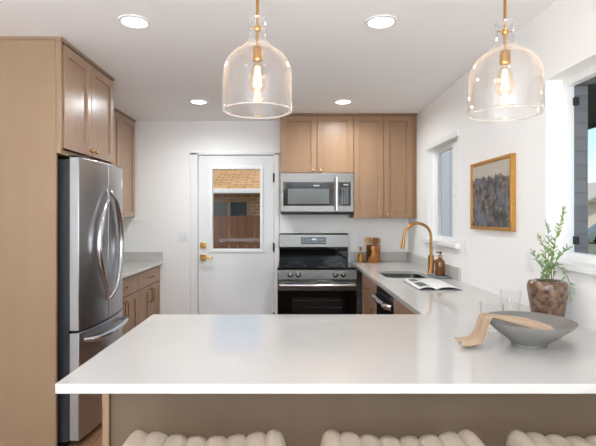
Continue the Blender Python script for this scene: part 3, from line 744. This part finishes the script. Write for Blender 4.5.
# tan napkin draped over its rim
def bsurf(r):
    tab = [(0, 0.014), (0.03, 0.015), (0.06, 0.022), (0.107, 0.057), (0.157, 0.099)]
    for (a, b), (c, d) in zip(tab[:-1], tab[1:]):
        if r <= c: return b+(d-b)*(r-a)/(c-a)
    return 0.099
path = [(-0.035, 0.064), (-0.01, 0.071), (0.03, 0.080), (0.075, 0.091), (0.12, 0.101), (0.145, 0.106)]
path += [(0.164, 0.1085), (0.174, 0.105), (0.183, 0.090), (0.190, 0.066), (0.198, 0.040), (0.209, 0.020), (0.224, 0.010), (0.248, 0.007), (0.272, 0.007)]
SP = spline([(r, h, 0) for r, h in path], 3)
DIR = Vector((-1.0, -0.05, 0)).normalized(); SID = Vector((-0.05, 1.0, 0)).normalized()
def nap(u, v):
    i = u*(len(SP)-1); k = min(int(i), len(SP)-2); p = SP[k].lerp(SP[k+1], i-k); r, h = p.x, p.y
    wdt = 0.022+0.022*u+0.012*math.sin(PI*u)
    s_ = (v-0.5)*2*wdt
    inn = max(0.0, (0.150-r)/0.185)
    s_ -= 0.105*inn
    if r < 0.150: h = max(h, bsurf(min(0.157, math.hypot(r, s_)))+0.005)
    fold = 0.005*(1+math.sin(v*12+u*3))*(0.4+u)
    swing = -0.03*max(0, u-0.55)
    q = BC + DIR*(r+0.012*math.sin(v*7)*max(0, u-0.7)) + SID*(s_+swing+0.01*math.sin(u*8)) + Vector((0, 0, h+fold+0.001+0.028*v*min(1.0, inn*1.6)))
    return q
t = tag(MB().grid(nap, 72, 26).build('cloth_napkin', pbr('tan linen', (184, 160, 136), 0.9, noise=((200,)*3, 0.3), rgb2=(168, 144, 121), spec=0.2), solid=0.003), 'tan cloth napkin draped over the rim of the grey bowl', 'napkin')
for p in t.data.polygons: p.use_smooth = True
# tumblers
def tumbler(x, y, label):
    prof = [(0, 0.0005), (0.040, 0.0005), (0.043, 0.004), (0.050, 0.118), (0.0475, 0.118), (0.041, 0.012), (0, 0.010)]
    tag(MB().lathe(prof, (x, y, CT), 40).build('drinking_glass', TGLASS, smooth=True), label, 'glass', 'clear tumblers by the bowl')
tumbler(1.135, 2.315, 'clear glass tumbler beside the brown vase')
tumbler(0.885, 1.975, 'clear glass tumbler partly hidden behind the tan napkin')
# vase
VC = Vector((1.205, 2.105, CT))
VB = bpy.data.materials.new('reactive brown glaze'); VB.use_nodes = True; nt = VB.node_tree; b = nt.nodes['Principled BSDF']
tc = nt.nodes.new('ShaderNodeTexCoord'); n1 = nt.nodes.new('ShaderNodeTexNoise'); n1.inputs['Scale'].default_value = 42; n1.inputs['Detail'].default_value = 6
r = nt.nodes.new('ShaderNodeValToRGB'); r.color_ramp.elements[0].position = 0.36; r.color_ramp.elements[0].color = (*lin((72, 50, 38)), 1)
r.color_ramp.elements[1].position = 0.62; r.color_ramp.elements[1].color = (*lin((128, 102, 80)), 1)
e_ = r.color_ramp.elements.new(0.47); e_.color = (*lin((102, 76, 58)), 1)
nt.links.new(tc.outputs['Object'], n1.inputs['Vector']); nt.links.new(n1.outputs['Fac'], r.inputs[0]); nt.links.new(r.outputs[0], b.inputs['Base Color'])
b.inputs['Roughness'].default_value = 0.18; b.inputs['Coat Weight'].default_value = 0.5
vp = [(0.062, 0.006), (0.066, 0.02), (0.074, 0.07), (0.083, 0.13), (0.087, 0.165), (0.083, 0.188), (0.072, 0.197), (0.058, 0.197), (0.050, 0.190), (0.050, 0.170), (0.06, 0.12), (0.05, 0.03), (0, 0.026)]
tag(MB().lathe([(0, 0.001), (0.057, 0.001)]+[(p.x, p.y) for p in spline([(r_, h, 0) for r_, h in vp], 3)], VC, 44).build('ceramic_vase', VB, smooth=True), 'mottled brown glazed vase on the counter behind the grey bowl', 'vase')
# branches
LEAF = pbr('leaf green', (112, 146, 66), 0.55, noise=((25,)*3, 0.3), rgb2=(154, 172, 92))
LEAF2 = pbr('leaf pale', (112, 146, 96), 0.55, noise=((25,)*3, 0.3), rgb2=(150, 176, 128))
STEM = pbr('stem', (96, 108, 62), 0.7)
def px(x, y, Y): return Vector(((x-290)*Y/450, Y, H-(y-216.5)*Y/450))
def branch(pts, label, mat, seed, leafn=16, size=0.040):
    rnd = random.Random(seed); sp = spline(pts, 8)
    base = sp[0]; t = thing('leafy_branch', label, 'branch', base, 'green branches in the brown vase')
    n = len(sp)
    MB().tube(sp, [0.0026*(1-0.7*k/(n-1)) for k in range(n)], 6).build('stem', STEM, t, smooth=True)
    mb = MB()
    for k in range(leafn):
        f = 0.28+0.72*k/(leafn-1); i = min(n-2, int(f*(n-1))); p = sp[i]; tan = (sp[i+1]-sp[i]).normalized()
        for sg in ((-1, 1) if k < leafn-1 else (0,)):
            az = rnd.uniform(0, 2*PI)
            side = Vector((math.cos(az), math.sin(az)*0.6, 0.2)) if sg > 0 else Vector((-math.cos(az), -math.sin(az)*0.6, 0.25))
            dirn = (tan*0.7+side*(0.9 if sg else 0)).normalized()
            L = size*rnd.uniform(0.75, 1.15)*(1-0.35*f); wv = dirn.cross(Vector((rnd.uniform(-1, 1), rnd.uniform(-1, 1), 1.2))).normalized()*L*0.17
            nrm = wv.cross(dirn).normalized()*L*0.08
            a = p; q = [a, a+dirn*L*0.35+wv+nrm, a+dirn*L*0.75+wv*0.8+nrm, a+dirn*L, a+dirn*L*0.75-wv*0.8+nrm, a+dirn*L*0.35-wv+nrm]
            c = a+dirn*L*0.5
            V = [mb.bm.verts.new(x) for x in q]; C_ = mb.bm.verts.new(c)
            for j in range(6): mb.bm.faces.new((V[j], V[(j+1) % 6], C_))
    mb.build('leaves', mat, t, solid=0.0006)
stem0 = VC+Vector((0, 0, 0.10))
R0 = lambda dx, dy: VC+Vector((dx, dy, 0.075))
branch([R0(0.004, 0.02), px(550, 270, 2.11), px(556, 238, 2.09), px(565, 207, 2.05)], 'tallest green branch in the brown vase, rising to the right', LEAF, 1, 20)
branch([R0(-0.010, 0.010), px(547, 270, 2.11), px(549, 245, 2.13), px(546, 222, 2.14)], 'straight green branch in the brown vase, second tallest', LEAF2, 2, 14)
branch([R0(-0.026, 0.018), px(543, 273, 2.12), px(538, 262, 2.14), px(532, 252, 2.15)], 'low green branch in the brown vase, reaching furthest from the window', LEAF2, 3, 10)
branch([R0(-0.012, -0.026), px(546, 265, 2.065), px(545, 250, 2.0), px(539, 236, 1.98)], 'slim green branch in the brown vase, leaning away from the window', LEAF, 4, 10)
branch([R0(0.022, 0.004), px(554, 269, 2.085), px(561, 254, 2.05), px(570, 248, 2.00)], 'green branch in the brown vase, leaning towards the window', LEAF2, 5, 12)
branch([R0(0.016, -0.014), px(552, 268, 2.05), px(563, 270, 1.97), px(570, 284, 1.94), px(571, 296, 1.93)], 'short green branch drooping over the rim of the brown vase', LEAF2, 6, 9)

# oil bottle, copper crock, utensils
BX, BY = 0.763, 4.86
t = thing('oil_bottle', 'small glass cruet of golden oil with cork beside the range', 'bottle', (BX, BY, CT))
MB().lathe([(0, 0.0005), (0.026, 0.0005), (0.031, 0.01), (0.033, 0.05), (0.027, 0.085), (0.012, 0.108), (0.0115, 0.135), (0.013, 0.138), (0, 0.138)], (BX, BY, CT), 28).build('glass_body', pbr('golden oil', (168, 122, 18), 0.08, coat=0.6), t, smooth=True)
MB().lathe([(0.0118, 0.108), (0.0122, 0.108), (0.0122, 0.134), (0.0118, 0.134)], (BX, BY, CT), 20, closed=True).build('neck_band', pbr('pale glass', (196, 200, 180), 0.1), t)
MB().lathe([(0, 0.1382), (0.011, 0.1382), (0.014, 0.148), (0.014, 0.166), (0, 0.168)], (BX, BY, CT), 20).build('cork', pbr('cork', (170, 110, 70), 0.8), t, smooth=True)
KX, KY = 0.90, 4.865
tag(MB().lathe([(0, 0.0005), (0.073, 0.0005), (0.075, 0.004), (0.075, 0.184), (0.071, 0.186), (0.071, 0.012), (0, 0.010)], (KX, KY, CT), 40).build('utensil_crock', COPPER, smooth=True), 'round copper crock holding wooden utensils by the range', 'crock')
SPW = [pbr('pale wood', (204, 160, 108), 0.6), pbr('mid wood', (170, 116, 66), 0.6), pbr('dark wood', (142, 90, 48), 0.6)]
def utensil(name, label, dx, dy, lean, hgt, mat, headw):
    b0 = Vector((KX+dx*0.35, KY+dy*0.35, CT+0.016)); top = Vector((KX+dx+lean, KY+dy, CT+hgt))
    t = thing(name, label, 'utensil', b0, 'wooden utensils in the copper crock')
    ax = (top-b0).normalized(); neck = b0+ax*((top-b0).length-0.075)
    MB().tube([b0, neck+ax*0.01], [0.006, 0.005], 10).build('handle', mat, t, smooth=True)
    mb = MB(); side = ax.cross(Vector((0, 1, 0))).normalized(); nr = side.cross(ax)
    secs = [(0.0, 0.006), (0.02, headw*0.75), (0.045, headw), (0.065, headw*0.85), (0.075, headw*0.5)]
    rings = []
    for d_, w_ in secs:
        rings.append([mb.bm.verts.new(neck+ax*d_+side*(w_*math.cos(2*PI*j/12))+nr*(0.006*math.sin(2*PI*j/12))) for j in range(12)])
    for A, B in zip(rings[:-1], rings[1:]):
        for j in range(12): mb.bm.faces.new((A[j], A[(j+1) % 12], B[(j+1) % 12], B[j]))
    mb.bm.faces.new(rings[0]); mb.bm.faces.new(rings[-1])
    mb.build('blade' if 'spat' in name else 'bowl', mat, t, smooth=True)
utensil('wooden_spatula', 'pale wooden spatula leaning towards the range in the copper crock', -0.045, 0.0, -0.030, 0.272, SPW[0], 0.026)
utensil('wooden_spoon', 'pale wooden spoon second from the range in the copper crock', -0.022, 0.03, -0.018, 0.268, SPW[0], 0.024)
utensil('wooden_spoon', 'dark wooden spoon in the middle of the copper crock', 0.008, -0.02, 0.000, 0.268, SPW[2], 0.024)
utensil('wooden_spatula', 'dark wooden spatula right of centre in the copper crock', 0.035, 0.022, 0.016, 0.266, SPW[1], 0.026)
utensil('wooden_spoon', 'thin pale wooden spoon leaning towards the sink in the copper crock', 0.048, -0.012, 0.026, 0.255, SPW[0], 0.013)

# soap dispenser on a slate tray
TX, TY = 1.235, 3.70
tag(MB().box(1.155, 1.292, 3.575, 3.79, CT+0.0005, CT+0.012).build('slate_tray', pbr('slate', (128, 132, 134), 0.7, noise=((40,)*3, 0.3), rgb2=(100, 104, 108)), bevel=0.003), 'grey slate tray under the amber soap bottle', 'tray')
t = thing('soap_dispenser', 'amber glass soap bottle with black pump on the slate tray', 'soap bottle', (TX, TY, CT+0.012))
ZT = CT+0.0125
MB().lathe([(0, 0), (0.036, 0), (0.039, 0.004), (0.039, 0.105), (0.034, 0.122), (0.018, 0.134), (0.016, 0.146), (0, 0.146)], (TX, TY, ZT), 32).build('bottle', pbr('amber glass', (116, 66, 22), 0.06, coat=0.8), t, smooth=True)
MB().lathe([(0, 0.1462), (0.019, 0.1462), (0.019, 0.164), (0.012, 0.168), (0, 0.168)], (TX, TY, ZT), 24).build('collar', pbr('copper collar', (214, 160, 130), 0.3, 0.7), t, smooth=True)
m = MB().tube([(TX, TY, ZT+0.168), (TX, TY, ZT+0.186)], 0.005, 10); m.box(TX-0.030, TX+0.014, TY-0.008, TY+0.008, ZT+0.185, ZT+0.194)
m.build('pump', BLACK, t, bevel=0.002)

# open magazine
t = thing('open_magazine', 'open white magazine lying on the counter in front of the sink', 'magazine', (1.0, 3.25, CT))
PAPER = pbr('magazine paper', (236, 235, 232), 0.5)
def page(x0, x1, hump):
    def f(u, v): return (x0+(x1-x0)*u, 3.04+0.42*v-0.03*u, CT+0.004+hump*math.sin(PI*min(1, u*1.02))**0.8*(1 if hump else 0))
    return f
MB().box(0.865, 1.16, 3.02, 3.46, CT+0.0004, CT+0.0025).build('cover', pbr('magazine cover', (120, 122, 124), 0.5), t)
MB().grid(lambda u, v: (0.985-0.115*u, 3.03+0.42*v, CT+0.005+0.016*math.sin(PI*u)**0.7), 14, 3).build('page', PAPER, t, solid=0.004, smooth=True)
MB().grid(lambda u, v: (0.987+0.165*u, 3.03+0.42*v, CT+0.005+0.016*math.sin(PI*u)**0.7), 14, 3).build('page', PAPER, t, solid=0.004, smooth=True)
INK = pbr('magazine print', (96, 98, 102), 0.5)
for a, b, c, d_ in ((0.25, 0.85, 0.08, 0.5), (0.3, 0.8, 0.6, 0.92)):
    MB().grid(lambda u, v: (0.985-0.115*(a+(b-a)*u), 3.03+0.42*(c+(d_-c)*v), CT+0.0076+0.016*math.sin(PI*(a+(b-a)*u))**0.7), 10, 3).build('printed_photo', INK, t, smooth=True)

# ================================================================== PICTURE
ART = bpy.data.materials.new('misty forest painting'); ART.use_nodes = True; nt = ART.node_tree; b = nt.nodes['Principled BSDF']
tc = nt.nodes.new('ShaderNodeTexCoord'); sp = nt.nodes.new('ShaderNodeSeparateXYZ'); nt.links.new(tc.outputs['Object'], sp.inputs[0])
n1 = nt.nodes.new('ShaderNodeTexNoise'); n1.inputs['Scale'].default_value = 28; n1.inputs['Detail'].default_value = 6; nt.links.new(tc.outputs['Object'], n1.inputs['Vector'])
n2 = nt.nodes.new('ShaderNodeTexNoise'); n2.inputs['Scale'].default_value = 9; n2.inputs['Detail'].default_value = 3; nt.links.new(tc.outputs['Object'], n2.inputs['Vector'])
r1 = nt.nodes.new('ShaderNodeValToRGB'); ce = r1.color_ramp
ce.elements[0].position = 0.30; ce.elements[0].color = (*lin((54, 50, 50)), 1); ce.elements[1].position = 0.70; ce.elements[1].color = (*lin((146, 128, 108)), 1)
x_ = ce.elements.new(0.5); x_.color = (*lin((88, 84, 84)), 1)
nt.links.new(n1.outputs['Fac'], r1.inputs[0])
r2 = nt.nodes.new('ShaderNodeValToRGB'); ce = r2.color_ramp
ce.elements[0].position = 0.45; ce.elements[0].color = (0, 0, 0, 1); ce.elements[1].position = 0.75; ce.elements[1].color = (1, 1, 1, 1)
nt.links.new(n2.outputs['Fac'], r2.inputs[0])
mxb = nt.nodes.new('ShaderNodeMixRGB'); mxb.inputs[2].default_value = (*lin((112, 118, 134)), 1); nt.links.new(r2.outputs[0], mxb.inputs[0]); nt.links.new(r1.outputs[0], mxb.inputs[1])
ad = nt.nodes.new('ShaderNodeMath'); ad.operation = 'MULTIPLY_ADD'; ad.inputs[1].default_value = 0.10; nt.links.new(n1.outputs['Fac'], ad.inputs[0]); nt.links.new(sp.outputs['Z'], ad.inputs[2])
rs = nt.nodes.new('ShaderNodeValToRGB'); ce = rs.color_ramp; ce.elements[0].position = 0.385; ce.elements[0].color = (0, 0, 0, 1); ce.elements[1].position = 0.40; ce.elements[1].color = (1, 1, 1, 1)
nt.links.new(ad.outputs[0], rs.inputs[0])
mx2 = nt.nodes.new('ShaderNodeMixRGB'); mx2.inputs[2].default_value = (*lin((188, 182, 170)), 1); nt.links.new(rs.outputs[0], mx2.inputs[0]); nt.links.new(mxb.outputs[0], mx2.inputs[1])
nt.links.new(mx2.outputs[0], b.inputs['Base Color']); b.inputs['Roughness'].default_value = 0.18
FRM = pbr('gilt frame', (206, 158, 84), 0.35, 0.55, noise=((60,)*3, 0.3), rgb2=(178, 124, 58))
PY0, PY1, PZ0, PZ1 = 2.612, 3.205, 1.322, 1.779
t = thing('framed_picture', 'gold framed dark landscape picture on the right wall', 'picture', (XR, 2.91, PZ0))
m = MB(); fw = 0.022; xa, xb = XR-0.030, XR-0.001
m.box(xa, xb, PY0, PY0+fw, PZ0, PZ1); m.box(xa, xb, PY1-fw, PY1, PZ0, PZ1); m.box(xa, xb, PY0+fw, PY1-fw, PZ0, PZ0+fw); m.box(xa, xb, PY0+fw, PY1-fw, PZ1-fw, PZ1)
m.build('frame', FRM, t, bevel=0.003)
MB().box(XR-0.020, XR-0.004, PY0+fw, PY1-fw, PZ0+fw, PZ1-fw).build('artwork', ART, t)

# ================================================================== OUTDOORS
GZ = -0.5
struct(MB().box(-60, 120, 5.13, 140, GZ-0.1, GZ).box(XR+0.26, 120, -40, 5.13, GZ-0.1, GZ).build('ground', pbr('dry lawn', (150, 144, 116), 0.9, noise=((0.6,)*3, 0.3), rgb2=(120, 118, 90))))
# wooden privacy fence seen through the door
t = thing('wooden_fence', 'brown board fence outside the glazed back door', 'fence', (-0.5, 8.0, GZ))
FEN = pbr('fence boards', (114, 74, 46), 0.8, noise=((14, 14, 1.2), 0.35), rgb2=(82, 51, 31))
m = MB(); x = -3.2
while x < 2.3:
    h = 1.43+random.uniform(-0.015, 0.015); wd = 0.142
    m.prism([(x, GZ+0.03), (x+wd, GZ+0.03), (x+wd, h-0.03), (x+wd-0.03, h), (x+0.03, h), (x, h-0.03)], 7.985, 8.005, 'Y'); x += 0.150 if random.random() < 0.62 else 0.158
m.build('board_panel', FEN, t)
m = MB()
for z in (0.2, 0.9): m.box(-3.2, 2.3, 8.006, 8.044, z, z+0.09)
m.build('rail', FEN, t)
for x in (-3.1, -1.3, 0.5, 2.2): MB().box(x, x+0.09, 8.045, 8.135, GZ+0.001, 1.3).build('post', FEN, t)
# neighbouring house with tan shingles
BR = bricky('tan brick', (206, 150, 112), (190, 132, 96), (214, 196, 176), 0.22, 0.075, 0.01, 0.85, 'XZ')
SH = bricky('tan shingles', (222, 172, 112), (202, 150, 94), (150, 112, 70), 0.34, 0.13, 0.012, 0.9, 'XY', 0.4, 0.8)
t = thing('neighbour_house', 'brick house with tan shingle roof beyond the brown fence', 'house', (-1.5, 11.5, GZ))
NY = 10.0
m = MB(); wx0, wx1, wz0, wz1 = -1.80, -0.87, 0.9, 1.80
m.box(-7, wx0, NY, 14, GZ+0.001, 1.9); m.box(wx1, 2.0, NY, 14, GZ+0.001, 1.9); m.box(wx0, wx1, NY, 14, GZ+0.001, wz0); m.box(wx0, wx1, NY, 14, wz1, 1.9)
m.build('wall', BR, t)
tw = pbr('tan window casing', (186, 150, 116), 0.6)
m = MB()
m.box(wx0, wx0+0.07, NY-0.02, NY+0.05, wz0, wz1); m.box(wx1-0.09, wx1, NY-0.02, NY+0.05, wz0, wz1); m.box(wx0+0.07, wx1-0.09, NY-0.02, NY+0.05, wz1-0.07, wz1)
m.box(wx0+0.07, wx1-0.09, NY-0.02, NY+0.05, wz0, wz0+0.06); m.box(-1.39, -1.32, NY-0.02, NY+0.05, wz0+0.06, wz1-0.07)
wf = m.build('window', tw, t)
MB().box(wx0+0.05, wx1-0.05, NY+0.055, NY+0.07, wz0, wz1).build('pane', pbr('dark glazing', (70, 80, 88), 0.1), wf)
MB().prism([(9.45, 1.91), (12.4, 2.97), (15.2, 1.91), (15.2, 2.01), (12.4, 3.09), (9.45, 2.02)], -7.4, 2.15, 'X').build('roof', SH, t)
MB().box(-7.4, 2.15, 9.33, 9.449, 1.885, 1.99).build('gutter', pbr('white gutter', (226, 222, 214), 0.4), t, bevel=0.02)
MB().box(-7.4, 2.15, 9.46, 9.999, 1.9005, 1.909).build('soffit', tw, t)
# pale shed seen through the small window
t = thing('garden_shed', 'pale grey board shed outside the small window', 'shed', (3.4, 9.4, GZ))
SHD = bricky('pale siding', (206, 208, 210), (196, 198, 202), (150, 152, 156), 0.16, 6.0, 0.006, 0.7, 'XZ', 0.0, 0.5)
MB().box(2.45, 4.3, 8.2, 10.6, GZ+0.001, 3.3).build('wall', SHD, t)
MB().prism([(2.25, 3.301), (4.5, 3.301), (3.37, 3.9)], 8.0, 10.8, 'Y').build('roof', pbr('grey roof', (120, 118, 116), 0.9), t)
# street side: house and car seen through the wide window
t = thing('street_house', 'pale gabled house across the street outside the wide window', 'house', (29, 40, GZ))
STU = pbr('pale stucco', (220, 206, 184), 0.85)
m = MB(); m.box(24.6, 38, 38, 46, GZ+0.001, 2.6)
m.prism([(24.6, 2.6), (31.0, 2.6), (27.8, 4.2)], 37.4, 46, 'Y'); m.build('wall', STU, t)
m = MB(); m.prism([(24.2, 2.45), (27.8, 4.35), (31.4, 2.45), (31.4, 2.62), (27.8, 4.55), (24.2, 2.62)], 37.1, 46.3, 'Y'); m.box(31.0, 38.3, 37.5, 46.3, 2.605, 2.9)
m.build('roof', pbr('pale roof', (196, 188, 176), 0.85), t)
for x in (26.2, 28.4, 33.0): MB().box(x, x+1.2, 37.97, 37.999, 0.5, 1.8).build('window', pbr('dark glazing', (70, 80, 88), 0.1), t)
t = thing('parked_car', 'grey-green compact car parked on the street outside the wide window', 'car', (22.6, 32, GZ))
CARP = pbr('car paint', (128, 140, 134), 0.3, 0.3, coat=0.6)
prof = [(20.7, 0.25), (20.62, 0.6), (20.85, 0.85), (21.7, 0.98), (22.3, 1.42), (22.9, 1.5), (23.9, 1.46), (24.5, 1.05), (24.75, 0.95), (24.8, 0.4), (24.7, 0.25)]
MB().prism([(x, GZ+z) for x, z in prof], 31.2, 32.9, 'Y').build('car_body', CARP, t, bevel=0.06)
MB().prism([(21.95, GZ+1.02), (22.4, GZ+1.36), (22.95, GZ+1.43), (23.8, GZ+1.40), (24.25, GZ+1.04)], 31.19, 32.91, 'Y').build('side_glass', pbr('dark glazing', (70, 80, 88), 0.1), t)
for x in (21.45, 23.95):
    for y0, y1 in ((31.15, 31.4), (32.7, 32.95)):
        wl = MB().tube([(x, y0, GZ+0.325), (x, y1, GZ+0.325)], 0.32, 24).build('wheel', BLACK, t)
        ya = y0-0.01 if y0 < 32 else y1+0.01
        MB().tube([(x, ya, GZ+0.325), (x, ya+(0.012 if y0 < 32 else -0.012), GZ+0.325)], 0.2, 20).build('hubcap', pbr('hubcap', (180, 180, 180), 0.3, 0.8), wl)
